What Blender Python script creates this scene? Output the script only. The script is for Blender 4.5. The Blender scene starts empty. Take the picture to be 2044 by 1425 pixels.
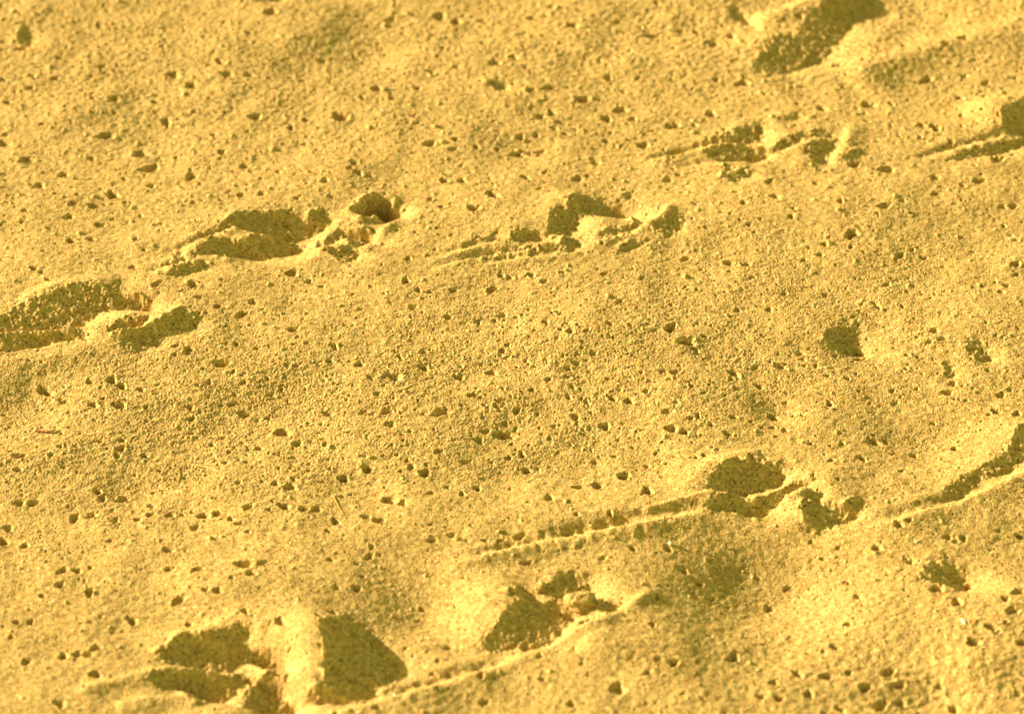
import bpy, bmesh, math, random
import numpy as np
from mathutils import Vector

random.seed(7)
rng = np.random.default_rng(11)
scene = bpy.context.scene
COL = scene.collection

# ------------------------------------------------------------------ camera
W0, H0 = 2044.0, 1425.0            # the photograph's own pixel size
DIST, PITCH, LENS = 2.6, math.radians(35.0), 135.0
cam_d = bpy.data.cameras.new("camera")
cam = bpy.data.objects.new("camera", cam_d)
COL.objects.link(cam)
cam.location = (0, -DIST * math.cos(PITCH), DIST * math.sin(PITCH))
cam.rotation_euler = (math.pi / 2 - PITCH, 0, 0)
cam_d.lens, cam_d.sensor_width = LENS, 36.0
cam_d.clip_start, cam_d.clip_end = 0.05, 400.0
cam_d.dof.use_dof = True
cam_d.dof.focus_distance = 2.575
cam_d.dof.aperture_fstop = 7.2
scene.camera = cam

# ------------------------------------------------------------------ light
SUN_EL = math.radians(17.0)
LX, LY = math.cos(math.radians(-22)), math.sin(math.radians(-22))   # the way the light travels over the ground
to_sun = Vector((-LX * math.cos(SUN_EL), -LY * math.cos(SUN_EL), math.sin(SUN_EL)))
sun_d = bpy.data.lights.new("sun", "SUN")
sun_d.energy, sun_d.angle, sun_d.color = 4.0, math.radians(0.6), (1.0, 0.80, 0.53)
sun = bpy.data.objects.new("sun", sun_d)
COL.objects.link(sun)
sun.rotation_euler = to_sun.to_track_quat('Z', 'Y').to_euler()

world = bpy.data.worlds.new("World")
scene.world = world
world.use_nodes = True
wn, wl = world.node_tree.nodes, world.node_tree.links
wn.clear()
sky = wn.new("ShaderNodeTexSky")
sky.sky_type = 'NISHITA'
sky.sun_disc = False
sky.sun_elevation = SUN_EL
sky.sun_rotation = math.atan2(to_sun.x, to_sun.y)
tint = wn.new("ShaderNodeMix"); tint.data_type = 'RGBA'; tint.blend_type = 'MULTIPLY'
tint.inputs[0].default_value = 1.0
tint.inputs[7].default_value = (1.0, 0.765, 0.16, 1)      # the photograph's warm white balance
bg = wn.new("ShaderNodeBackground"); bg.inputs[1].default_value = 0.115
wo = wn.new("ShaderNodeOutputWorld")
wl.new(sky.outputs[0], tint.inputs[6]); wl.new(tint.outputs[2], bg.inputs[0]); wl.new(bg.outputs[0], wo.inputs[0])

vs = scene.view_settings
vs.view_transform, vs.look, vs.gamma, vs.use_curve_mapping = 'Standard', 'None', 1.0, False
vs.exposure = 1.79

# ------------------------------------------------------------------ pixel -> ground plane
def at(px, py):
    k = 36.0 / LENS / W0
    x = (np.asarray(px, float) - W0 / 2) * k
    y = -(np.asarray(py, float) - H0 / 2) * k
    s, c = math.sin(PITCH), math.cos(PITCH)
    dx, dy, dz = x, c + y * s, -s + y * c
    t = cam.location.z / -dz
    return dx * t, cam.location.y + dy * t
PX = DIST * 36.0 / LENS / W0       # one photo pixel on the ground, about 0.34 mm

# ------------------------------------------------------------------ the relief of the sand
# shaded hollows: (outline, k, f, rec)  k: 1 full shade, <1 grazing; f: share raised above the ground; rec: slope of the lit far wall
S = []
def sh(pts, k=1.0, f=0.12, rec=0.42): S.append((pts, k, f, rec))
# print at the left edge
sh([(-70,655),(7,632),(39,611),(98,590),(161,571),(218,569),(246,581),(280,588),(300,598),(306,610),(290,613),(260,606),(218,606),(186,618),(168,635),(133,642),(70,656),(4,663),(-70,680)], .8, .15, .5)
sh([(-70,682),(0,672),(35,667),(95,664),(147,660),(172,670),(154,677),(116,677),(70,688),(21,698),(0,702),(-70,715)], .85, .2, .4)
sh([(218,667),(225,651),(253,639),(295,635),(302,640),(281,656),(246,667),(225,670)], 1, .2, .6)
sh([(225,674),(267,667),(305,656),(337,639),(365,625),(410,625),(389,656),(351,667),(323,670),(295,692),(267,706),(249,702),(232,688)], .65, .6, .35)
# print with the deep hole
sh([(467,429),(514,422),(560,421),(588,412),(590,421),(612,432),(621,421),(645,413),(656,421),(659,435),(629,446),(590,458),(574,465),(514,465),(475,459),(462,446)], 1, .15, .4)
sh([(410,470),(431,457),(463,440),(466,450),(440,464)], .8, .3, .4)
sh([(377,512),(396,498),(418,481),(442,479),(478,484),(497,473),(533,472),(596,470),(604,481),(596,492),(563,498),(533,503),(492,510),(453,513),(410,509),(390,512)], 1, .25, .45)
sh([(344,501),(358,500),(370,519),(352,524),(346,515)], 1, .2, .4)
sh([(695,416),(719,402),(749,391),(766,402),(785,410),(785,418),(766,432),(755,438),(744,427),(727,416)], 2.4, .05, 1.1)
sh([(626,479),(645,468),(664,457),(670,448),(705,454),(727,451),(741,459),(744,470),(727,470),(700,462),(673,470),(642,487),(632,488)], 1, .1, .5)
sh([(686,473),(705,469),(744,472),(741,481),(716,490),(695,487)], 1, .3, .5)
sh([(637,498),(670,495),(692,490),(711,495),(719,509),(695,520),(673,525),(662,514)], .95, .4, .45)
sh([(327,552),(352,538),(390,526),(426,528),(420,538),(390,543),(360,552),(345,557)], .8, .4, .3)
# print in the upper middle
sh([(1139,396),(1156,389),(1183,392),(1208,397),(1238,408),(1260,417),(1257,433),(1279,436),(1296,438),(1296,449),(1282,452),(1260,438),(1249,430),(1227,422),(1189,423),(1167,425),(1153,428),(1156,449),(1145,458),(1131,471),(1096,471),(1090,455),(1093,433),(1112,417),(1123,411),(1130,422),(1134,408)], 1.05, .25, .45)
sh([(1019,471),(1038,460),(1052,460),(1079,466),(1093,466),(1093,474),(1063,480),(1035,484),(1022,485)], 1, .2, .4)
sh([(931,480),(953,473),(956,479),(935,487)], 1, .2, .4)
sh([(967,478),(992,465),(998,470),(975,484)], 1, .2, .4)
sh([(1123,474),(1148,474),(1157,482),(1156,496),(1134,504),(1118,501)], 1, .5, .5)
sh([(905,526),(970,512),(1030,497),(1115,488),(1115,500),(1040,508),(960,522),(910,530)], .85, .4, .5)
sh([(1189,480),(1213,463),(1244,458),(1265,449),(1290,447),(1271,460),(1252,471),(1227,480),(1200,485)], .95, .2, .6)
sh([(1296,454),(1337,435),(1359,436),(1361,455),(1339,474),(1315,477),(1304,463)], .65, .6, .25)
sh([(1233,496),(1257,485),(1287,477),(1296,480),(1279,491),(1255,502),(1238,503)], 1, .4, .5)
sh([(1235,386),(1255,378),(1268,384),(1271,400),(1260,395),(1244,392)], .9, .3, .4)
# upper right print
sh([(1463,260),(1495,249),(1519,239),(1526,260),(1519,277),(1491,281),(1460,281)], 1, .25, .45)
sh([(1540,242),(1597,228),(1600,235),(1569,244)], .95, .3, .4)
sh([(1380,288),(1400,280),(1460,262),(1462,280),(1405,290)], .75, .3, .4)
sh([(1400,302),(1449,291),(1484,288),(1526,295),(1533,302),(1519,312),(1495,319),(1449,316),(1407,312)], .95, .3, .4)
sh([(1572,277),(1604,268),(1642,260),(1660,267),(1674,279),(1646,275),(1618,275),(1590,288),(1569,298),(1548,302),(1540,298)], .9, .3, .6)
sh([(1621,288),(1646,281),(1676,282),(1674,295),(1646,311),(1656,316),(1660,319),(1646,330),(1618,326),(1611,312)], 1, .3, .6)
sh([(1677,323),(1712,298),(1716,309),(1695,330)], .8, .6, .3)
sh([(1432,361),(1445,350),(1498,335),(1502,351),(1460,366)], .8, .4, .4)
sh([(1442,333),(1463,339),(1460,344),(1445,342)], 1, .2, .4)
# print at the right edge
sh([(1993,242),(2011,232),(2032,211),(2060,190),(2090,190),(2090,255),(2060,262),(2018,274),(2000,260)], 1, .5, .45)
sh([(1881,321),(1912,309),(1940,298),(1976,291),(2060,270),(2060,285),(1986,305),(1940,316),(1891,325)], .9, .3, .4)
# large print at the top right
sh([(1498,133),(1519,98),(1555,70),(1586,77),(1597,56),(1632,25),(1674,-5),(1745,-20),(1738,8),(1705,38),(1685,66),(1670,94),(1640,116),(1597,132),(1545,146),(1512,142)], .72, .45, .35)
sh([(1449,14),(1463,10),(1498,39),(1495,47),(1477,46),(1453,32)], 1, .1, .4)
# print right of the middle
sh([(1412,966),(1426,948),(1447,931),(1467,927),(1484,927),(1496,913),(1504,911),(1511,921),(1525,927),(1545,923),(1560,925),(1564,948),(1558,958),(1525,968),(1494,977),(1482,986),(1461,983),(1418,983)], 1, .4, .5)
sh([(1410,1011),(1422,995),(1455,987),(1463,987),(1474,990),(1515,991),(1537,983),(1566,974),(1568,962),(1585,958),(1611,952),(1617,958),(1626,964),(1597,972),(1578,983),(1566,999),(1541,1011),(1517,1022),(1496,1022),(1467,1016),(1451,1014),(1422,1016)], 1, .25, .6)
sh([(1591,1016),(1605,1003),(1605,985),(1615,975),(1632,975),(1644,987),(1634,1003),(1661,1007),(1677,1016),(1689,1003),(1706,995),(1726,997),(1728,1011),(1698,1032),(1661,1044),(1624,1055),(1607,1044),(1597,1028)], 1, .35, .5)
# groove running off the right edge
sh([(1885,975),(1915,952),(1960,932),(2005,905),(2022,880),(2030,855),(2060,835),(2095,825),(2095,880),(2060,905),(2015,935),(1960,955),(1915,975),(1890,985)], 1, .4, .5)
# bottom middle print
sh([(958,1286),(986,1262),(1014,1227),(1035,1209),(1010,1199),(1035,1178),(1058,1183),(1075,1205),(1123,1206),(1137,1220),(1161,1223),(1140,1237),(1119,1258),(1098,1283),(1070,1292),(1035,1293),(979,1302)], 1, .5, .45)
sh([(1102,1150),(1115,1140),(1144,1137),(1172,1150),(1186,1171),(1179,1188),(1154,1188),(1126,1195),(1105,1196),(1098,1175)], 1, .15, .45)
sh([(1183,1195),(1203,1195),(1235,1209),(1231,1227),(1210,1234),(1189,1223)], .95, .1, .6)
sh([(1140,1262),(1161,1241),(1203,1234),(1217,1234),(1189,1244),(1154,1258)], 1, .3, .6)
# bottom left print
sh([(302,1304),(337,1286),(365,1272),(386,1267),(407,1272),(439,1265),(491,1255),(502,1262),(498,1286),(537,1297),(561,1311),(572,1325),(561,1345),(530,1332),(500,1308),(440,1330),(400,1330),(340,1322)], 1, .3, .4)
sh([(288,1343),(351,1336),(432,1341),(491,1331),(502,1343),(491,1357),(449,1378),(404,1395),(379,1406),(372,1388),(361,1369),(316,1371),(295,1357)], 1, .2, .4)
sh([(491,1364),(505,1345),(554,1333),(572,1336),(561,1357),(589,1385),(579,1406),(519,1416),(484,1416),(484,1392)], 1, .2, .6)
sh([(641,1258),(665,1248),(700,1235),(745,1265),(760,1290),(800,1325),(790,1345),(755,1360),(740,1382),(690,1395),(640,1395),(600,1392),(620,1380),(645,1370),(650,1340),(640,1300)], .95, .6, .22)
# single holes
sh([(1646,671),(1667,651),(1691,648),(1702,656),(1709,632),(1716,632),(1709,656),(1695,671),(1716,685),(1726,692),(1691,695),(1649,692)], 1.1, .2, .35)
sh([(1926,702),(1933,681),(1948,681),(1972,702),(1979,716),(1958,727),(1937,716)], .95, .15, .35)
sh([(1874,720),(1892,725),(1905,745),(1895,752),(1885,740)], 1, .2, .4)
sh([(1835,1153),(1849,1125),(1884,1116),(1912,1129),(1933,1143),(1940,1153),(1912,1171),(1884,1164),(1853,1150)], 1, .15, .35)
sh([(965,168),(986,156),(1010,161),(1010,175),(993,178)], 1.2, .15, .4)
sh([(32,70),(49,46),(63,63),(63,91),(42,95)], .9, .2, .4)
sh([(505,-12),(560,-12),(565,2),(515,3)], 1, .2, .4)

# light-aligned raster: u runs with the light, v across it
DU, EXT = 0.0007, 0.72
N = int(2 * EXT / DU)
ax = -EXT + (np.arange(N) + .5) * DU
tanE = math.tan(SUN_EL)
mask = np.zeros((N, N), bool)            # [v, u]
Kmap = np.zeros((N, N), np.float32); Fmap = np.zeros((N, N), np.float32); Rmap = np.full((N, N), .4, np.float32)

def gauss1(a, sig, axis):
    r = int(3 * sig + 1); k = np.exp(-.5 * (np.arange(-r, r + 1) / sig) ** 2); k /= k.sum()
    out = np.zeros_like(a)
    pad = [(0, 0), (0, 0)]; pad[axis] = (r, r)
    b = np.pad(a, pad, mode='edge')
    n = a.shape[axis]
    for i, w in enumerate(k):
        out += w * (b[i:i + n] if axis == 0 else b[:, i:i + n])
    return out

def inpoly(u, v, pu, pv):
    ins = np.zeros(u.shape, bool)
    n = len(pu); j = n - 1
    for i in range(n):
        if pv[i] != pv[j]:
            c = ((pv[i] > v) != (pv[j] > v)) & (u < (pu[j] - pu[i]) * (v - pv[i]) / (pv[j] - pv[i]) + pu[i])
            ins ^= c
        j = i
    return ins

def fnoise(shape, d, lo, hi, aniso=1.0, ang=0.0, seed=0):
    """band-limited noise, unit deviation; wavelengths lo..hi metres, stretched by aniso along ang"""
    r = np.random.default_rng(seed)
    f = np.fft.rfft2(r.standard_normal(shape).astype(np.float32))
    fy = np.fft.fftfreq(shape[0], d[0])[:, None]; fx = np.fft.rfftfreq(shape[1], d[1])[None, :]
    c, s = math.cos(ang), math.sin(ang)
    k = np.sqrt(((fx * c + fy * s) * aniso) ** 2 + (-fx * s + fy * c) ** 2)
    amp = (1 / (1 + (k * lo) ** 6)) * (1 - 1 / (1 + (k * hi) ** 4)) / np.maximum(k, 1e-3) ** .5
    out = np.fft.irfft2(f * amp, shape)
    return (out / out.std()).astype(np.float32)

wu = fnoise((N, N), (DU, DU), .006, .04, seed=101) * .0007 + fnoise((N, N), (DU, DU), .002, .008, seed=103) * .00015     # ragged crumbling outlines
wv = fnoise((N, N), (DU, DU), .006, .04, seed=102) * .0007 + fnoise((N, N), (DU, DU), .002, .008, seed=104) * .00015
for pts, k, f, rec in S:
    gx, gy = at([p[0] for p in pts], [p[1] for p in pts])
    pu = gx * LX + gy * LY; pv = -gx * LY + gy * LX
    m = .004
    i0, i1 = np.searchsorted(ax, [pu.min() - m, pu.max() + m]); j0, j1 = np.searchsorted(ax, [pv.min() - m, pv.max() + m])
    if i1 <= i0 or j1 <= j0: continue
    U, V = np.meshgrid(ax[i0:i1], ax[j0:j1])
    ins = inpoly(U + wu[j0:j1, i0:i1], V + wv[j0:j1, i0:i1], pu, pv)
    mask[j0:j1, i0:i1] |= ins
    for M, val in ((Kmap, k), (Fmap, f), (Rmap, rec)):
        M[j0:j1, i0:i1][ins] = val
rem = np.zeros((N, N), np.float32); R = np.zeros((N, N), np.float32)
Kt = Kmap * tanE
for i in range(N - 2, -1, -1):
    rem[:, i] = np.where(mask[:, i], rem[:, i + 1] + DU, 0)
    ent = mask[:, i + 1] & ~mask[:, i]
    D = rem[:, i + 1] * Kt[:, i + 1]
    R[:, i] = np.where(mask[:, i], 0, np.where(ent, Fmap[:, i + 1] * D, np.maximum(R[:, i + 1] - (.10 + 6 * R[:, i + 1]) * DU, 0)))
h = np.zeros((N, N), np.float32)
rim = np.zeros(N, np.float32); up = np.zeros(N, bool); rec = np.zeros(N, np.float32); h0 = np.zeros(N, np.float32); L = np.ones(N, np.float32); rs = np.full(N, .4, np.float32)
for i in range(1, N):
    mk = mask[:, i]; ent = mk & ~mask[:, i - 1]
    h0 = np.where(ent, h[:, i - 1], h0); L = np.where(ent, rem[:, i] + 1e-6, L)
    s = L - rem[:, i]; t = np.clip(s / L, 0, 1)
    D = L * tanE
    ex = np.where(Kmap[:, i] >= .9, .13 * D + .0004, .0) * np.minimum(1, t * 5) * np.sqrt(1 - t)
    hin = h0 - Kt[:, i] * s - ex
    rec = np.where(mask[:, i - 1] & ~mk, h[:, i - 1], rec)
    ex_ = mask[:, i - 1] & ~mk
    rs = np.where(ex_, Rmap[:, i - 1], rs)
    rim = np.where(ex_, np.minimum(.26 * D + .0004, .0030), rim); up = np.where(ex_, rec < rim, up) & (rec < rim)
    rec = np.where(up, np.minimum(rec + rs * DU * np.clip(.55 - rec * 260, .5, 1.1), rim), np.maximum(rec - (.03 + 34 * rec) * DU, 0))
    h[:, i] = np.where(mk, hin, R[:, i] + rec)
wm = np.clip(2.4 * gauss1(gauss1(mask.astype(np.float32), 3, 1), 2.5, 0), 0, 1)
carve = gauss1(gauss1(h, 1.5, 1), 2.2, 0)
carve = carve * wm + gauss1(carve, 8.0, 0) * (1 - wm)

# ground grid: dense in and round the view, growing steps out to the horizon
GX, GY = 0.00050, 0.00064
xd = np.arange(-0.475, 0.475, GX); yd = np.arange(-0.47, 0.60, GY)
def grow(step, lim, g=1.09):
    out = []; d = step; p = 0
    while p < lim:
        d *= g; p += d; out.append(p)
    return np.array(out)
def axis(c, step):
    o = grow(step, 120.0)
    return np.concatenate([c[0] - o[::-1], c, c[-1] + o]), len(o)
xs, nx0 = axis(xd, GX); ys, ny0 = axis(yd, GY)
nX, nY = len(xd), len(yd)
X, Y = np.meshgrid(xd, yd)
shp, dd = (nY, nX), (GY, GX)

u = X * LX + Y * LY; v = -X * LY + Y * LX
fi = np.clip((u + EXT) / DU - .5, 0, N - 1.001); fj = np.clip((v + EXT) / DU - .5, 0, N - 1.001)
ii = fi.astype(int); jj = fj.astype(int); fi -= ii; fj -= jj
Z = (carve[jj, ii] * (1 - fi) * (1 - fj) + carve[jj, ii + 1] * fi * (1 - fj) + carve[jj + 1, ii] * (1 - fi) * fj + carve[jj + 1, ii + 1] * fi * fj)
WM = wm[jj, ii]
Z += WM * (.00032 * fnoise(shp, dd, .006, .022, seed=31) + .00022 * fnoise(shp, dd, .0025, .008, seed=32))
CZ = Z.astype(np.float32)
del u, v, fi, fj, ii, jj

# gentle swells and dips (px, py, rx, ry in photo pixels, height in mm)
for px, py, rx, ry, hh in [
    (1545,1165,115,62,-11), (1480,1310,80,40,-2.5), (880,1225,75,50,-5), (720,75,85,60,-5), (300,270,95,60,-2.5), (275,975,60,35,-2.5),
    (1015,865,45,28,-2), (60,790,90,50,-5), (1840,865,80,45,-4), (730,985,60,35,-2.5), (1555,815,34,20,-2), (640,60,120,40,3), (1960,640,90,40,2),
    (1790,20,80,40,-4), (560,1150,160,50,3), (1250,680,150,50,2.5), (1730,680,70,34,-3.0), (1280,1330,150,60,5), (960,1190,60,40,4),
    (1960,1330,60,40,3), (1850,1390,70,30,-3), (1100,930,130,40,-2), (420,850,150,50,-2.5), (1620,430,160,60,2.5), (1040,300,70,30,-2.5),
    (615,1300,34,42,4), (1668,965,40,34,2), (1985,232,40,22,4)]:
    gx, gy = at(px, py); sx = rx * PX; sy = ry * PX / math.sin(PITCH)
    Z += hh * .0015 * np.exp(-.5 * (((X - gx) / sx) ** 2 + ((Y - gy) / sy) ** 2))
# smooth low ridges along a line (bright crest upper left, dim slope below right)
def sdist(pts):
    """distance to a line of photo points, signed (+ towards the sun's side), and the share of its length"""
    gx, gy = at([p[0] for p in pts], [p[1] for p in pts])
    for _ in range(2):                                   # round the corners
        q = [(gx[0], gy[0])]
        for a in range(len(gx) - 1):
            q += [(gx[a] * .75 + gx[a + 1] * .25, gy[a] * .75 + gy[a + 1] * .25), (gx[a] * .25 + gx[a + 1] * .75, gy[a] * .25 + gy[a + 1] * .75)]
        q.append((gx[-1], gy[-1])); gx = np.array([e[0] for e in q]); gy = np.array([e[1] for e in q])
    m = .05
    a0, a1 = np.searchsorted(xd, [gx.min() - m, gx.max() + m]); b0, b1 = np.searchsorted(yd, [gy.min() - m, gy.max() + m])
    x, y = X[b0:b1, a0:a1], Y[b0:b1, a0:a1]
    best = np.full(x.shape, 1e9); side = np.zeros(x.shape); T = np.zeros(x.shape); n = len(gx) - 1
    for a in range(n):
        ex, ey = gx[a + 1] - gx[a], gy[a + 1] - gy[a]; l2 = ex * ex + ey * ey
        t = np.clip(((x - gx[a]) * ex + (y - gy[a]) * ey) / l2, 0, 1)
        px, py = x - gx[a] - t * ex, y - gy[a] - t * ey
        d = np.hypot(px, py); w = d < best
        best[w] = d[w]; side[w] = np.sign(ex * py - ey * px)[w]; T[w] = ((a + t) / n)[w]
    flip = -1 if (gx[-1] - gx[0]) * -LY + (gy[-1] - gy[0]) * LX * 0 < 0 and gx[-1] < gx[0] else 1
    return (b0, b1, a0, a1), best * side * flip, T
def ridge(pts, wid, hh):
    """pushed-up lip: steep on the lit side, long on the other"""
    (b0, b1, a0, a1), d, T = sdist(pts)
    w = np.where(d > 0, wid * .75, wid * 1.35) * PX
    end = np.clip(np.minimum(T, 1 - T) * 6 + .1, 0, 1)
    Z[b0:b1, a0:a1] += hh * .001 * np.exp(-.5 * (d / w) ** 2) * end
def groove(pts, wid, hh, lip=.55):
    """dragged groove with a lip on its lower side"""
    (b0, b1, a0, a1), d, T = sdist(pts)
    w = wid * PX
    end = np.clip(np.minimum(T, 1 - T) * 2.6 + .02, 0, 1) * (1 + .2 * np.sin(T * 23 + wid) + .15 * np.sin(T * 61))
    lipw = np.where(d + w * 1.5 > 0, .55, 1.3) * w
    nz = 1 + .12 * fnoise(X.shape, dd, .006, .03, seed=51)[b0:b1, a0:a1]
    Z[b0:b1, a0:a1] += .82 * hh * .001 * end * nz * (-np.exp(-.5 * (d / (w * .8)) ** 2) + lip * np.exp(-.5 * ((d + w * 1.5) / lipw) ** 2) + .25 * lip * np.exp(-.5 * ((d - w * 1.7) / (w * .7)) ** 2))
groove([(950,527),(1040,512),(1120,505),(1160,499)], 8.7, 1.90)
groove([(860,532),(930,516),(1010,502),(1085,492)], 9.8, 2.13)
groove([(880,505),(940,490),(1000,476)], 8.7, 1.90)
groove([(330,508),(390,484),(440,462),(480,446)], 9.8, 2.13)
groove([(290,545),(350,528),(400,516)], 9.8, 2.13)
groove([(1290,312),(1350,300),(1410,288)], 8.7, 1.90)
groove([(1830,318),(1880,300),(1960,280),(2040,258)], 10.9, 2.38)
groove([(1075,1068),(1105,1067),(1160,1056),(1215,1046),(1300,1028),(1410,1008)], 18.5, 4.04)
groove([(940,1112),(1010,1090),(1090,1078)], 9.8, 2.13)
groove([(1690,1056),(1793,1029),(1870,1004),(1940,978),(2010,946),(2090,905)], 14.2, 3.09)
groove([(600,1432),(670,1414),(740,1395),(828,1371),(916,1346),(975,1326),(1040,1305)], 15.2, 3.32)
groove([(1290,318),(1350,302),(1400,288),(1465,270)], 11, 1.2)
groove([(1340,332),(1400,322),(1460,318),(1530,308),(1590,290),(1645,274)], 10.4, 1.98)
ridge([(1662,324),(1688,290),(1706,250)], 13, 1.9)
ridge([(1190,489),(1250,471),(1290,455),(1326,436),(1337,412)], 8, 2.6)
ridge([(720,502),(745,480),(770,455),(802,428)], 9, 2.4)
ridge([(440,520),(500,512),(560,501),(620,495)], 7, 1.5)
ridge([(222,674),(268,664),(305,653),(340,636),(366,612)], 7, 2.6)
ridge([(-40,672),(35,664),(100,660),(160,655)], 6, 1.5)
ridge([(-40,706),(60,694),(120,683),(172,676)], 7, 1.8)
ridge([(1280,1020),(1350,1001),(1420,986),(1468,984)], 7, 1.6)
ridge([(1500,1026),(1545,1014),(1580,990),(1612,972)], 8, 2.4)
ridge([(1100,1290),(1160,1265),(1220,1240),(1270,1212),(1305,1180)], 9, 1.8)
ridge([(1690,165),(1790,128),(1850,104),(1930,84),(2100,40)], 32, 3.0)
ridge([(1690,165),(1790,128),(1850,104),(1930,84),(2100,40)], 66, 1.6)
ridge([(890,1140),(960,1112),(1060,1092),(1180,1066),(1300,1047),(1400,1024)], 12, 1.6)
ridge([(560,1420),(720,1412),(850,1378),(980,1340),(1090,1302),(1170,1262),(1240,1236)], 11, 1.3)
ridge([(150,1382),(260,1352),(340,1334),(440,1334)], 12, 1.8)
ridge([(230,1410),(320,1392),(400,1386)], 12, 1.6)
ridge([(340,1282),(400,1262),(480,1250),(540,1262)], 14, 1.6)
ridge([(1360,985),(1410,935),(1460,915),(1520,905)], 14, 1.6)
ridge([(40,600),(100,578),(170,560),(240,560)], 12, 1.5)
ridge([(1500,45),(1560,35),(1640,5),(1700,-30)], 26, 5)

# roughness of the surface by place
def blob(px, py, rx, ry):
    gx, gy = at(px, py); return np.exp(-.5 * (((X - gx) / (rx * PX)) ** 2 + ((Y - gy) / (ry * PX / math.sin(PITCH))) ** 2))
rough = .55 + .95 * blob(850, 760, 520, 110) + .75 * blob(200, 900, 300, 110) + .65 * blob(1600, 580, 380, 100) + .45 * blob(1900, 1360, 260, 90) + .7 * blob(500, 120, 800, 150) - .22 * blob(1000, 1090, 330, 60) - .2 * blob(640, 560, 300, 60)
rough *= 1 + .22 * fnoise(shp, dd, .03, .12, seed=3)
rough = np.clip(rough, .3, 1.9)
lump = .5 + .2 * blob(420, 120, 700, 190) + .5 * blob(1900, 1380, 300, 110) + .5 * blob(1500, 60, 400, 120)
ang = math.atan2(30 / .574, 210)
Z += .0008 * fnoise(shp, dd, .09, .5, seed=1) + .0003 * fnoise(shp, dd, .03, .10, seed=2)
Z += .00019 * lump * fnoise(shp, dd, .005, .025, seed=4)
Z += .00006 * rough * (1 - .95 * blob(600, 60, 1100, 200)) * fnoise(shp, dd, .0045, .012, aniso=1.7, ang=ang, seed=5)
g = fnoise(shp, dd, .0019, .0045, seed=6)
Z += .000065 * rough * g
Z += .000085 * (.4 + .6 * rough) * fnoise(shp, dd, .0011, .0022, seed=8)

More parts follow.
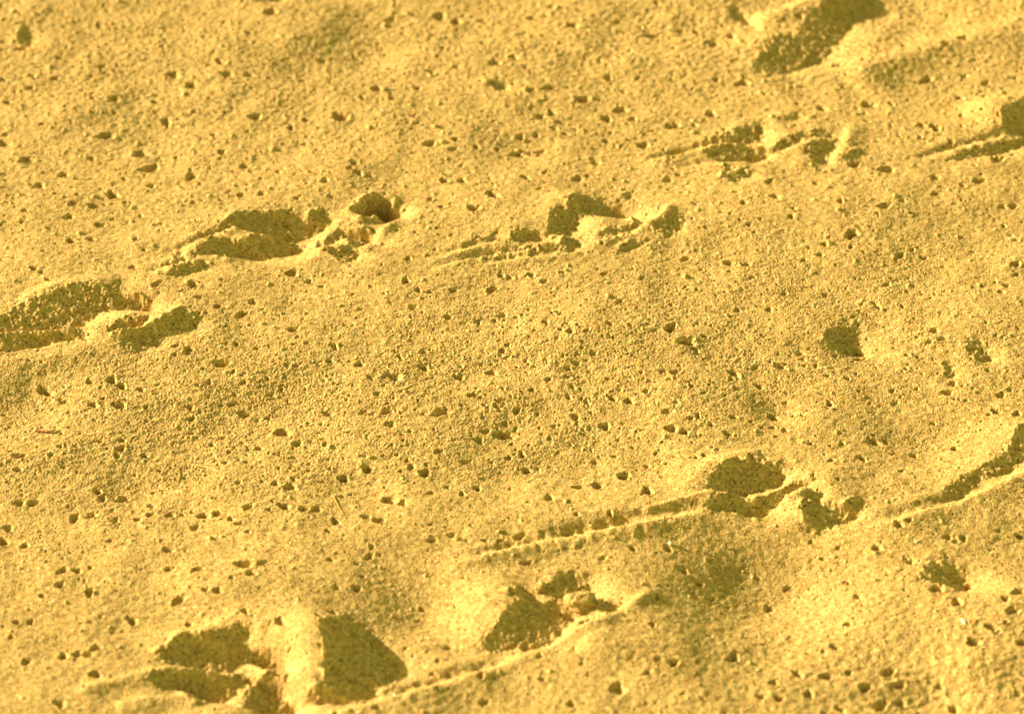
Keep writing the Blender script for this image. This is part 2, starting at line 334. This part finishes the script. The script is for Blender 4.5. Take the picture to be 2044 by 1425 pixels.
# small pits, read off nine views of the photograph (x, y, size), each 2.85 times enlarged
PIT = {(0,0): "340,325 20,235 90,75 290,65 120,275 20,450 180,430 310,445,1.2 40,575 170,500 580,375 650,565,1.3 885,575,1.2 650,635 945,685,1.2 985,425,1.6 1090,490,1.8 570,145,1.3 1255,365,1.3 1290,435,1.2 1415,435,1.5 1450,665,1.6 1540,80,1.3 1415,200 1740,680,1.2 1935,665,1.8 1830,335,1.6 1655,725 1720,455 1650,440 1260,865,1.3 1215,770 800,865,1.5 240,705 25,810,1.3 150,910,1.4 225,1060,1.6 360,995,1.3 640,1105,1.5 415,1160,1.2 535,1170,1.3 140,1200 280,1300 570,1275,1.3 405,1370,1.6 515,1360,1.1 390,1230,1.4 770,1360 860,1055 710,1015 1000,885 850,950,1.5 1090,1000,1.4 1390,945,1.3 1850,1040 1260,1140 1100,1160 520,895 800,1225 1490,1105 1690,1135 1370,1105 600,770,1.8",
(670,0): "125,80 315,100,1.4 590,90,1.4 440,80 685,120,1.2 830,115 1110,100 1195,95 1475,95 1600,125 1350,150,1.2 1800,205,1.3 1735,160 1960,180,1.2 1225,40 1825,20 610,265 580,315 1010,325,1.2 905,360,1.4 1500,345 540,400,1.2 685,380 1110,518,1.4 1215,503,1.2 1405,565,1.4 1550,440,1.3 1720,445 1635,515 235,500,1.2 150,555 465,500 445,665 320,560 1620,620,1.4 1540,670,1.3 1690,670,1.2 1910,710,1.5 1230,640,1.2 1165,660,1.1 1280,690,1.3 1240,725 1305,755 1050,770,1.1 1140,760,1.2 1035,860,1.7 1165,845 535,820,1.2 665,855,1.2 800,835,1.1 680,800 920,840 1750,815,1.2 1540,790 1480,915 1190,975 1375,1010,1.3 1435,990 620,1025,1.2 720,1030,1.1 1160,1075 105,930 80,965 130,990 190,1000 540,1130 600,1175 785,1190,1.2 1890,1015,1.2 1080,1010 895,1115,1.2 30,670,1.6 1950,985",
(1344,0): "130,185 330,215,1.2 235,260,1.3 715,120,1.4 630,145 605,45 1080,100,1.2 1130,65 360,350 245,455 390,475,1.2 930,375,1.1 1310,285 1370,220 1180,250 1650,245,1.5 1545,280,1.1 1435,460,1.6 1655,435 1775,480,1.4 1895,540 1625,555 1790,365 215,645,1.3 120,705,1.1 15,705,1.2 1110,590,1.5 845,620,1.5 1240,590 1640,665 1100,690 1490,730,1.4 1410,715 1405,785 1580,810 1030,945,1.1 1210,970,1.4 1845,910,1.4 1490,1015,1.5 1740,1035,1.2 1645,1055 545,1050 580,1140,1.1 810,1055 400,1170 1490,1105,1.1 1200,1195,1.6 1305,1160,1.1 1875,1170 1935,1165 430,1295,1.1 680,1210 495,1270 1880,1280,1.2 1015,1355,1.5 185,1310 670,1255 950,1170 1160,1240",
(0,460): "405,60,1.6 515,45,1.1 190,220 235,240 275,285 755,210,1.1 820,115 890,315,1.4 1100,315,1.4 1660,240,1.5 1755,285,1.1 1830,315 1240,435,1.4 1375,475,1.6 1440,405,1.1 1665,565,1.3 1130,385,1.2 1345,650 890,640,1.3 1000,660,1.1 1075,680,1.2 995,710 1745,640 1905,660,1.2 1875,740,1.2 1685,765 1260,755,1.6 510,845 635,840,1.3 690,870,1.4 255,870,1.8 360,935,1.1 585,940 530,970,1.3 680,980,1.9 800,890 1190,860 1320,965,1.4 1385,860,1.2 1540,915,1.3 1390,1015,1.4 1600,880 1610,1125,1.8 1690,1190,1.4 1470,1215,1.4 1205,1185,1.1 1300,1235 1520,1040 1870,1030,1.2 430,1225,1.2 690,1180 685,1230,1.3 665,1275,1.3 290,1280,1.2 110,1290,1.4 100,1370,1.2 1280,1310,1.1 820,1265 830,990 1080,985 1085,1045 570,1190 340,1225 1665,1275",
(670,460): "400,290,1.2 410,165,1.1 470,345,1.1 535,355,1.1 670,345,1.2 940,255,1.2 990,265 890,335,1.4 1115,255,1.4 1185,297,1.1 1290,243 1530,250,1.1 1745,275,1.1 440,440,1.2 640,495 810,515,1.3 950,480,1.1 905,505 1195,540,1.2 1335,600,1.5 1425,600,1.1 1560,555 1615,420 1905,570,1.6 1975,650,1.5 500,685 950,680,1.2 980,650,1.1 885,805,1.5 700,825,1.3 500,775,1.2 135,760,1.3 330,830,2.1 370,725 780,935,1.5 600,1035,2.2 290,1025,1.6 310,1105,1.8 235,930,1.1 160,1030,1.2 940,965,1.2 920,1000 845,990 1210,850,1.2 1325,795,1.2 1370,765,1.3 1465,715,1.1 1345,885,1.1 1325,940,1.2 1115,905 1030,1020,1.2 840,1060 850,1130,1.3 820,1185,1.3 965,1085,1.2 960,1145,2.2 1365,1050,1.2 1430,970,1.2 1530,1100,1.5 1575,950,1.1 1670,970,1.2 1765,920,1.2 1860,815,1.2 1925,820,1.4 1910,1130,1.4 1885,1035,1.2 1980,1150,1.3 585,1255,1.1 740,1305,1.1 1060,1255,1.3 985,1275,1.1 180,1345,1.4 505,1380,1.4 40,1395,1.4 1240,1100 1220,1165,1.1 1640,1380,1.4 1585,1265 1475,1295 1770,1325 1085,1340,1.5 1990,325",
(1344,460): "70,160,1.2 315,185,1.3 160,220 415,200,1.2 320,235 455,270 770,110 860,95,1.3 835,150,1.2 1015,40,1.6 740,175 1290,150,1.4 1355,115 1430,160 1215,310,1.2 1945,205,1.4 1950,265,1.2 1895,325 1865,360 865,365,1.2 630,365,1.3 545,455,1.1 365,460,1.2 1145,420,1.1 1165,440 1305,440 75,650,2.0 175,610 125,690,1.1 20,820,1.3 20,570 345,815,1.4 330,850 610,775,1.8 490,880,1.5 465,780,1.6 920,705,1.2 1065,705,1.4 720,700,1.1 740,735 1040,810 990,840 890,980,1.4 1245,905 1260,965,1.3 1385,890 1590,865,1.3 1560,915,1.3 1485,585,1.5 1530,630,1.1 1455,640 1865,935,1.4 1840,1025,1.5 1915,905 1955,1045,1.2 570,1040,2.0 565,1115,1.2 635,1130,1.4 340,1065,1.1 215,1110,1.2 140,1070 100,1075,1.1 65,1150,1.3 310,1160,1.2 1140,1190,1.6 960,1205,1.1 780,1215 1210,1180 1370,1250,1.3 1605,1210,1.1 1075,1295,1.3 900,1315 175,1290 1950,50 1330,705 1790,800",
(0,925): "110,225,1.4 190,225,1.2 45,360,1.4 20,435,1.4 105,42,1.2 555,155,1.2 700,190,1.3 580,195,1.6 425,310,1.6 520,295,1.3 655,325,1.3 855,290,1.2 965,295,1.2 860,235,1.1 780,320 1155,300,1.2 1235,290,1.1 1110,370,1.2 1410,260,1.5 1615,255,1.5 1730,270,1.5 1530,275 1800,270,1.2 1565,115,1.2 1650,135,1.4 1670,85,1.2 1910,335,1.5 1950,70,1.3 1315,330 1360,360,1.1 1410,410 630,445 960,505,1.3 965,610,1.2 355,610,1.3 440,610,1.5 510,735,1.3 340,690,1.1 240,750 515,590 1125,625,1.1 1395,605,2.0 1495,600,1.5 1430,662,1.3 1320,685 1170,745,1.2 1240,755,1.3 1015,790,1.8 750,890,1.3 175,900,1.4 95,905,1.1 65,990,1.1 1395,875,1.2 1915,535 1880,575 1915,730 1075,920,1.2 1600,955,1.7 545,1050,1.1 360,1090,1.4 440,1080,1.1 495,1085,1.1 150,1125,1.2 545,1200,1.4 340,1365,1.4 1890,880,1.1 140,460,1.2 1820,940,1.3 1355,110",
(670,925): "510,45,1.3 635,125,1.1 805,130,1.3 540,165,1.1 310,200,1.7 385,222,1.2 720,165 180,20,1.4 50,75,1.2 430,15,1.1 1490,105,1.5 1640,50,1.4 1775,150,1.5 1380,115,1.1 1215,190,1.3 245,325,1.8 170,305,1.2 660,405,1.3 550,435,1.1 1370,290 1050,410,1.3 940,435 850,440 1540,380,1.4 945,495,1.1 1560,285 205,490 190,545,1.1 250,530 120,590 150,660 120,730,1.3 1520,540,1.1 1690,485,1.2 1890,475,1.3 1085,565,1.1 490,800 465,860 640,1030,1.2 580,1120 550,1190 1080,1055,1.3 825,1225,1.3 845,1355,1.1 1605,1305,1.8 1920,1170,1.3 1830,770,1.4 1800,955,1.2 1775,1230,1.1 1175,1240 580,1300 230,1410,1.3 1340,1380,1.2 1160,1120,1.2 1830,1155",
(1344,925): "785,405 940,450 1280,365,1.3 1340,345 1160,470,1.3 1560,425,1.1 1650,430,1.4 1605,450 855,490 655,605 215,705,1.1 550,710,1.4 145,630,1.2 50,575,1.2 1055,715,1.1 995,880,1.2 200,965 1500,700,1.5 1615,785,1.5 1680,655,1.2 1930,840,2 1890,770,1.3 1810,940,1.4 1840,970,1.2 1890,910 1710,1035,1.6 1985,1040,1.4 920,1020,1.2 710,1185,1.3 870,1200,1.3 1000,1175,1.2 1095,1260,1.7 1225,1170,1.5 1285,1240,1.5 500,1330,1.5 600,1340,1.4 770,1310,1.3 570,1245,1.2 1180,1360,1.5 1290,1330,1.3 1600,1370,1.3 1960,1325,1.3 1400,1400 950,1390,1.3 1350,550,1.1 340,1090,1.6 990,625,.8 1515,1245 1975,400,1.2 1965,735,1.5 160,1360"}
pits = []
for (ox, oy), txt in PIT.items():
    for e in txt.split():
        q = [float(a) for a in e.split(',')]
        gx, gy = at(q[0] / 2.85 + ox, q[1] / 2.85 + oy)
        pits.append((float(gx), float(gy), (q[2] if len(q) > 2 else .9) * rng.uniform(5.0, 7.8) * PX * (1.3 if q[1] / 2.85 + oy < 420 else 1), rng.uniform(.9, 1.7)))
pits.append((float(at(748, 412)[0]), float(at(748, 412)[1]), .0105, 4.0))     # the deep burrow-like hole
dens = fnoise(shp, dd, .03, .15, seed=41)
for _ in range(800):                                           # crumbly far part
    gx, gy = at(rng.uniform(-60, 2100), abs(rng.normal(-60, 240)) - 60)
    pits.append((float(gx), float(gy), rng.uniform(2.5, 5.5) * PX, rng.uniform(.8, 1.5)))
for _ in range(750):                                           # the coarse band across the middle
    a_, b_ = rng.normal(0, 1), rng.normal(0, 1)
    gx, gy = at(900 + 620 * a_, 770 - 60 * a_ + 110 * b_)
    pits.append((float(gx), float(gy), rng.uniform(2.4, 4.6) * PX, rng.uniform(.8, 1.4)))
k = 0
while k < 3400:                                                # the many too small to read one by one, in clusters
    x, y = rng.uniform(-.47, .47), rng.uniform(-.46, .59)
    if rng.random() < .35 + .3 * dens[min(int((y - yd[0]) / GY), nY - 1), min(int((x - xd[0]) / GX), nX - 1)]:
        pits.append((x, y, rng.uniform(1.6, 3.2) * PX * (1.6 if rng.random() < .15 else 1), rng.uniform(.8, 1.6))); k += 1
for _ in range(260):                                           # and those outside the view
    x, y = rng.uniform(-.47, .47), rng.uniform(-.46, .59)
    if abs(x) > .36 + .07 * y or y < -.36 or y > .5:
        pits.append((x, y, rng.uniform(5, 10) * PX, rng.uniform(.7, 1.0)))
for gx, gy, r, d in pits:
    ex = 3.0 * r
    a0, a1 = np.searchsorted(xd, [gx - ex, gx + ex]); b0, b1 = np.searchsorted(yd, [gy - ex, gy + ex])
    if a1 - a0 < 3 or b1 - b0 < 3: continue
    th = rng.uniform(0, math.pi); el = rng.uniform(.75, 1.3); c, s = math.cos(th), math.sin(th)
    x, y = np.meshgrid(xd[a0:a1] - gx, yd[b0:b1] - gy)
    p, q = (x * c + y * s) * el, (-x * s + y * c) / el
    wob = 1 + .06 * np.sin(2 * np.arctan2(q, p) + rng.uniform(0, 6)) + .05 * np.sin(7 * np.arctan2(q, p) + rng.uniform(0, 6)) + .11 * np.sin(3 * np.arctan2(q, p) + rng.uniform(0, 6)) + .06 * np.sin(5 * np.arctan2(q, p) + rng.uniform(0, 6))
    rr = np.hypot(p, q) / (r * wob)
    Z[b0:b1, a0:a1] += r * d * (-.95 * np.exp(-(rr / .85) ** 2.6) + .07 * np.exp(-((rr - 1.3) / .4) ** 2))
# loose crumbs resting in the surface
for n_ in range(4200):
    gx, gy = rng.uniform(-.47, .47), rng.uniform(-.46, .59)
    r = rng.uniform(1.6, 3.6) * PX * (1.6 if rng.random() < .08 else 1)
    if n_ < 1500:
        gx, gy = at(rng.uniform(-60, 2100), abs(rng.normal(-60, 260)) - 60); r *= 1.2
    ex = 1.6 * r
    a0, a1 = np.searchsorted(xd, [gx - ex, gx + ex]); b0, b1 = np.searchsorted(yd, [gy - ex, gy + ex])
    if a1 - a0 < 2 or b1 - b0 < 2: continue
    x, y = np.meshgrid(xd[a0:a1] - gx, yd[b0:b1] - gy)
    el = rng.uniform(.7, 1.4)
    Z[b0:b1, a0:a1] += r * rng.uniform(.5, .9) * np.exp(-(np.hypot(x * el, y / el) / r) ** 3)

# far ground: low swells sampled from a repeating field
XX, YY = np.meshgrid(xs, ys)
lo = fnoise((256, 256), (.02, .02), .25, 3.0, seed=21)
fx = (XX / .02) % 256; fy = (YY / .02) % 256
i0 = fx.astype(int); j0 = fy.astype(int); fx -= i0; fy -= j0
i1 = (i0 + 1) % 256; j1 = (j0 + 1) % 256
ZF = .006 * (lo[j0, i0] * (1 - fx) * (1 - fy) + lo[j0, i1] * fx * (1 - fy) + lo[j1, i0] * (1 - fx) * fy + lo[j1, i1] * fx * fy)
dist = np.maximum(np.maximum(xd[0] - XX, XX - xd[-1]), np.maximum(yd[0] - YY, YY - yd[-1]))
ZF *= np.clip(dist / .25, 0, 1)
ci = np.clip(np.arange(len(xs)) - nx0, 0, nX - 1); cj = np.clip(np.arange(len(ys)) - ny0, 0, nY - 1)
def fold(a, c0, step, n):                                       # the same sand texture carried on past the fine part
    k = np.rint((a - c0) / step).astype(np.int64) % (2 * n - 2)
    return np.where(k < n, k, 2 * n - 2 - k)
rest = Z - CZ
out = np.maximum(dist, 0)
ZF += np.where(dist > 0, CZ[np.ix_(cj, ci)] * np.exp(-out / .03) + rest[np.ix_(fold(ys, yd[0], GY, nY), fold(xs, xd[0], GX, nX))] * np.exp(-out / .35), 0)
ZF[ny0:ny0 + nY, nx0:nx0 + nX] += Z
def ground_z(x, y):
    a = min(max(int((x - xd[0]) / GX), 1), nX - 2); b = min(max(int((y - yd[0]) / GY), 1), nY - 2)
    return float(Z[b - 1:b + 2, a - 1:a + 2].max())

# ------------------------------------------------------------------ materials
def mat(name): 
    m = bpy.data.materials.new(name); m.use_nodes = True
    return m, m.node_tree.nodes, m.node_tree.links, m.node_tree.nodes["Principled BSDF"]
def sand_material():
    m, n, l, b = mat("sand_grains")
    tc = n.new("ShaderNodeTexCoord")
    def noise(scale, detail, rough=.55):
        t = n.new("ShaderNodeTexNoise"); t.inputs["Scale"].default_value = scale; t.inputs["Detail"].default_value = detail
        t.inputs["Roughness"].default_value = rough
        l.new(tc.outputs["Object"], t.inputs["Vector"]); return t
    vor = n.new("ShaderNodeTexVoronoi"); vor.inputs["Scale"].default_value = 1000
    l.new(tc.outputs["Object"], vor.inputs["Vector"])
    sep = n.new("ShaderNodeSeparateColor"); l.new(vor.outputs["Color"], sep.inputs[0])
    ramp = n.new("ShaderNodeValToRGB"); l.new(sep.outputs[0], ramp.inputs[0])
    e = ramp.color_ramp.elements
    e[0].position, e[0].color = 0, (.17, .095, .03, 1)
    e[1].position, e[1].color = 1, (.76, .60, .30, 1)
    for p, c in ((.09, (.30, .22, .075, 1)), (.16, (.45, .31, .115, 1)), (.75, (.55, .39, .155, 1)), (.92, (.60, .44, .20, 1))):
        q = e.new(p); q.color = c
    big = noise(14, 3)
    hue = n.new("ShaderNodeValToRGB"); l.new(sep.outputs[1], hue.inputs[0])
    he = hue.color_ramp.elements
    he[0].position, he[0].color = 0, (1.0, .80, .62, 1)
    he[1].position, he[1].color = 1, (.98, 1.03, .82, 1)
    q = he.new(.25); q.color = (1.02, .95, .92, 1)
    q = he.new(.7); q.color = (1, 1, .95, 1)
    vo2 = n.new("ShaderNodeTexVoronoi"); vo2.inputs["Scale"].default_value = 430
    l.new(tc.outputs["Object"], vo2.inputs["Vector"])
    sp2 = n.new("ShaderNodeSeparateColor"); l.new(vo2.outputs["Color"], sp2.inputs[0])
    r3 = n.new("ShaderNodeValToRGB"); l.new(sp2.outputs[0], r3.inputs[0])
    r3.color_ramp.elements[0].position, r3.color_ramp.elements[0].color = 0, (.72, .68, .60, 1)
    r3.color_ramp.elements[1].position, r3.color_ramp.elements[1].color = 1, (1.16, 1.17, 1.22, 1)
    q = r3.color_ramp.elements.new(.25); q.color = (.94, .92, .88, 1)
    q = r3.color_ramp.elements.new(.8); q.color = (1.05, 1.05, 1.05, 1)
    gm_ = n.new("ShaderNodeMix"); gm_.data_type = 'RGBA'; gm_.blend_type = 'MULTIPLY'; gm_.inputs[0].default_value = 1
    hm = n.new("ShaderNodeMix"); hm.data_type = 'RGBA'; hm.blend_type = 'MULTIPLY'; hm.inputs[0].default_value = 1
    l.new(ramp.outputs[0], hm.inputs[6]); l.new(hue.outputs[0], hm.inputs[7])
    mx = n.new("ShaderNodeMix"); mx.data_type = 'RGBA'; mx.blend_type = 'MULTIPLY'; mx.inputs[0].default_value = 1
    r2 = n.new("ShaderNodeValToRGB"); l.new(big.outputs[0], r2.inputs[0])
    r2.color_ramp.elements[0].position, r2.color_ramp.elements[0].color = .3, (.93, .93, .90, 1)
    r2.color_ramp.elements[1].position, r2.color_ramp.elements[1].color = .7, (1.03, 1.0, 1.0, 1)
    l.new(hm.outputs[2], gm_.inputs[6]); l.new(r3.outputs[0], gm_.inputs[7]); l.new(gm_.outputs[2], mx.inputs[6]); l.new(r2.outputs[0], mx.inputs[7])
    l.new(mx.outputs[2], b.inputs["Base Color"])
    b.inputs["Roughness"].default_value = .85
    b.inputs["Specular IOR Level"].default_value = .25
    fine = noise(700, 3, .6)
    add = n.new("ShaderNodeMath"); add.operation = 'ADD'
    inv = n.new("ShaderNodeMath"); inv.operation = 'MULTIPLY'; inv.inputs[1].default_value = -.2
    l.new(vor.outputs["Distance"], inv.inputs[0]); l.new(fine.outputs[0], add.inputs[0]); l.new(inv.outputs[0], add.inputs[1])
    bump = n.new("ShaderNodeBump"); bump.inputs["Strength"].default_value = .7; bump.inputs["Distance"].default_value = .0008
    l.new(add.outputs[0], bump.inputs["Height"]); l.new(bump.outputs[0], b.inputs["Normal"])
    return m
def plain(name, c1, c2, scale, rough=.6, spec=.4):
    m, n, l, b = mat(name)
    tc = n.new("ShaderNodeTexCoord"); t = n.new("ShaderNodeTexNoise"); t.inputs["Scale"].default_value = scale; t.inputs["Detail"].default_value = 4
    l.new(tc.outputs["Object"], t.inputs["Vector"])
    r = n.new("ShaderNodeValToRGB"); r.color_ramp.elements[0].position = .35; r.color_ramp.elements[1].position = .65
    r.color_ramp.elements[0].color = (*c1, 1); r.color_ramp.elements[1].color = (*c2, 1)
    l.new(t.outputs[0], r.inputs[0]); l.new(r.outputs[0], b.inputs["Base Color"])
    b.inputs["Roughness"].default_value = rough; b.inputs["Specular IOR Level"].default_value = spec
    return m
M_SAND = sand_material()
M_STRAW = plain("dry_straw", (.56, .40, .16), (.70, .55, .28), 900)
M_ORANGE = plain("orange_stalk", (.52, .27, .07), (.62, .38, .13), 900)
M_TWIG = plain("red_brown_twig", (.20, .075, .03), (.36, .15, .06), 900)
M_QUARTZ = plain("pale_quartz", (.70, .66, .55), (.85, .82, .74), 1200, .3, .5)
M_RED = plain("red_grain", (.30, .09, .03), (.42, .15, .05), 1200, .5)

# ------------------------------------------------------------------ the ground as one sheet
def grid_mesh(name, x, y, z):
    nx, ny = x.shape[1], x.shape[0]
    me = bpy.data.meshes.new(name)
    me.vertices.add(nx * ny)
    me.vertices.foreach_set("co", np.stack([x, y, z], -1).astype(np.float32).ravel())
    a = (np.arange(ny - 1)[:, None] * nx + np.arange(nx - 1)[None, :]).astype(np.int32)
    q = np.stack([a, a + 1, a + nx + 1, a + nx], -1).ravel()
    nf = (nx - 1) * (ny - 1)
    me.loops.add(nf * 4); me.polygons.add(nf)
    me.loops.foreach_set("vertex_index", q)
    me.polygons.foreach_set("loop_start", np.arange(0, nf * 4, 4, dtype=np.int32))
    me.update(calc_edges=True)
    me.polygons.foreach_set("use_smooth", np.ones(nf, bool))
    return me
gm = grid_mesh("sand", XX, YY, ZF)
gm.materials.append(M_SAND)
ground = bpy.data.objects.new("sand", gm)
COL.objects.link(ground)
ground["kind"] = "structure"

# ------------------------------------------------------------------ loose things lying on the sand
def tag(o, label, cat, group=None):
    o["label"] = label; o["category"] = cat
    if group: o["group"] = group
def stalk(name, pts, w, m, label, cat, lift=.9, flat=.7, tip=.35):
    """a tapered, slightly uneven stem along photo points, lying on the sand"""
    ctl = [at(*p) for p in pts]
    P = []
    for i in range(len(ctl) - 1):
        for k in range(8):
            t = k / 8; P.append((ctl[i][0] * (1 - t) + ctl[i + 1][0] * t, ctl[i][1] * (1 - t) + ctl[i + 1][1] * t))
    P.append(ctl[-1])
    P = np.array(P, float)
    for _ in range(6): P[1:-1] = (P[:-2] + 2 * P[1:-1] + P[2:]) / 4
    z = np.array([ground_z(*p) for p in P]); 
    for _ in range(12): z[1:-1] = np.maximum((z[:-2] + 2 * z[1:-1] + z[2:]) / 4, z[1:-1] - .0002)
    n = len(P); bm = bmesh.new(); rings = []
    c0 = Vector((P[0][0], P[0][1], z[0]))
    for i in range(n):
        t = i / (n - 1); r = w * PX * .5 * (1 - (1 - tip) * t) * (1 + .12 * math.sin(i * 1.7))
        d = P[min(i + 1, n - 1)] - P[max(i - 1, 0)]; d /= np.hypot(*d)
        nrm = (-d[1], d[0]); ring = []
        for k in range(8):
            a = k * math.pi / 4
            ring.append(bm.verts.new((P[i][0] + nrm[0] * r * math.cos(a) - c0.x, P[i][1] + nrm[1] * r * math.cos(a) - c0.y, z[i] - c0.z + r * lift + r * flat * math.sin(a))))
        rings.append(ring)
    for a, b in zip(rings[:-1], rings[1:]):
        for k in range(8): bm.faces.new((a[k], a[(k + 1) % 8], b[(k + 1) % 8], b[k]))
    bm.faces.new(rings[0][::-1]); bm.faces.new(rings[-1])
    bmesh.ops.recalc_face_normals(bm, faces=bm.faces)
    for f in bm.faces: f.smooth = True
    me = bpy.data.meshes.new(name); bm.to_mesh(me); bm.free(); me.materials.append(m)
    o = bpy.data.objects.new(name, me); COL.objects.link(o); o.location = c0
    tag(o, label, cat); return o
def rock(name, px, py, sx, sy, sz, m, label, cat, sub=3, jag=.22, sink=.3, seed=0, rot=0.0):
    """an irregular lump: facets pushed in and out, flattened where it beds in the sand"""
    r = random.Random(seed); bm = bmesh.new()
    bmesh.ops.create_icosphere(bm, subdivisions=sub, radius=1)
    waves = [(Vector((r.gauss(0, 1), r.gauss(0, 1), r.gauss(0, 1))).normalized() * f, r.uniform(0, 6), a) for f, a in
             [(2.2, 1), (2.8, .8), (4, .55), (5, .5), (8, .32), (9, .3), (14, .22), (17, .2), (21, .18), (27, .15), (33, .13), (41, .11)]]
    for vtx in bm.verts:
        d = sum(a * math.sin(w.dot(vtx.co) + ph) for w, ph, a in waves) * jag * .5
        co = vtx.co * (1 + d)
        co.x *= sx * PX; co.y *= sy * PX; co.z *= sz * PX
        vtx.co = co * (1 + r.uniform(-.022, .022) * jag * 3)
    for f in bm.faces: f.smooth = sub > 2
    me = bpy.data.meshes.new(name); bm.to_mesh(me); bm.free(); me.materials.append(m)
    o = bpy.data.objects.new(name, me); COL.objects.link(o)
    gx, gy = at(px, py); o.location = (gx, gy, ground_z(gx, gy) + sz * PX * (1 - 2 * sink)); o.rotation_euler = (0, 0, rot)
    tag(o, label, cat); return o

stalk("straw", [(391,924),(415,930),(442,944)], 4.2, M_STRAW, "short pale straw lying on the rough sand left of the middle", "straw")
stalk("grass_fibre", [(484,903),(497,908),(512,921)], 2.0, M_STRAW, "thin pale curved fibre just right of and above the short straw", "fibre")
stalk("grass_stalk", [(664,986),(675,1010),(691,1038)], 2.6, M_ORANGE, "thin orange dry grass stalk lying steeply across a small dip in the sand", "grass stalk")
stalk("twig", [(70,854),(85,857),(103,859),(109,853)], 4.2, M_TWIG, "small reddish brown twig on the sand near the left edge", "twig", tip=1.2)
stalk("grass_fibre.001", [(1948,1238),(1940,1250),(1931,1262)], 2.4, M_ORANGE, "orange fibre lying in the blurred rough sand at the lower right", "fibre")
rock("sand_clod", 1158, 1206, 28, 30, 13, M_SAND, "big crumbly sand clod lying inside the print at the bottom middle", "sand clod", 5, .30, .30, 3)
rock("sand_clod.001", 1078, 1178, 13, 14, 9, M_SAND, "small sand clod left of the big clod in the bottom middle print", "sand clod", 4, .35, .3, 5)
rock("sand_clod.002", 728, 411, 7, 8, 11, M_SAND, "pointed sand crumb standing at the left rim of the deep dark hole", "sand clod", 4, .35, .25, 8)
rock("quartz_grain", 1338, 1083, 4.0, 4, 3.6, M_QUARTZ, "white quartz grain beside a pit right of the bottom middle print", "grain", 2, .2, .2, 11)
rock("quartz_grain.001", 788, 1384, 3.2, 3.2, 3, M_QUARTZ, "white quartz grain on the thin groove at the bottom", "grain", 2, .2, .2, 12)
rock("quartz_grain.002", 1927, 200, 3.4, 3.4, 3, M_QUARTZ, "white quartz grain near the right edge below the long bright ridge", "grain", 2, .2, .2, 13)
rock("quartz_grain.003", 765, 226, 3.2, 3.2, 3, M_QUARTZ, "pale quartz grain in the blurred sand at the top, left of the dark hole", "grain", 2, .2, .2, 14)
rock("shell_chip", 1922, 1240, 3.2, 8, 3, M_QUARTZ, "pale upright chip left of the orange fibre at the lower right", "chip", 2, .25, .3, 15, .3)
rock("red_pebble", 1692, 1144, 4.5, 4.5, 3.8, M_RED, "red brown pebble grain on the bright slope at the lower right", "pebble", 2, .2, .25, 16)
rock("red_pebble.001", 825, 234, 4.6, 4.6, 3.6, M_RED, "dark red pebble grain in the blurred sand near the top middle", "pebble", 2, .2, .25, 17)
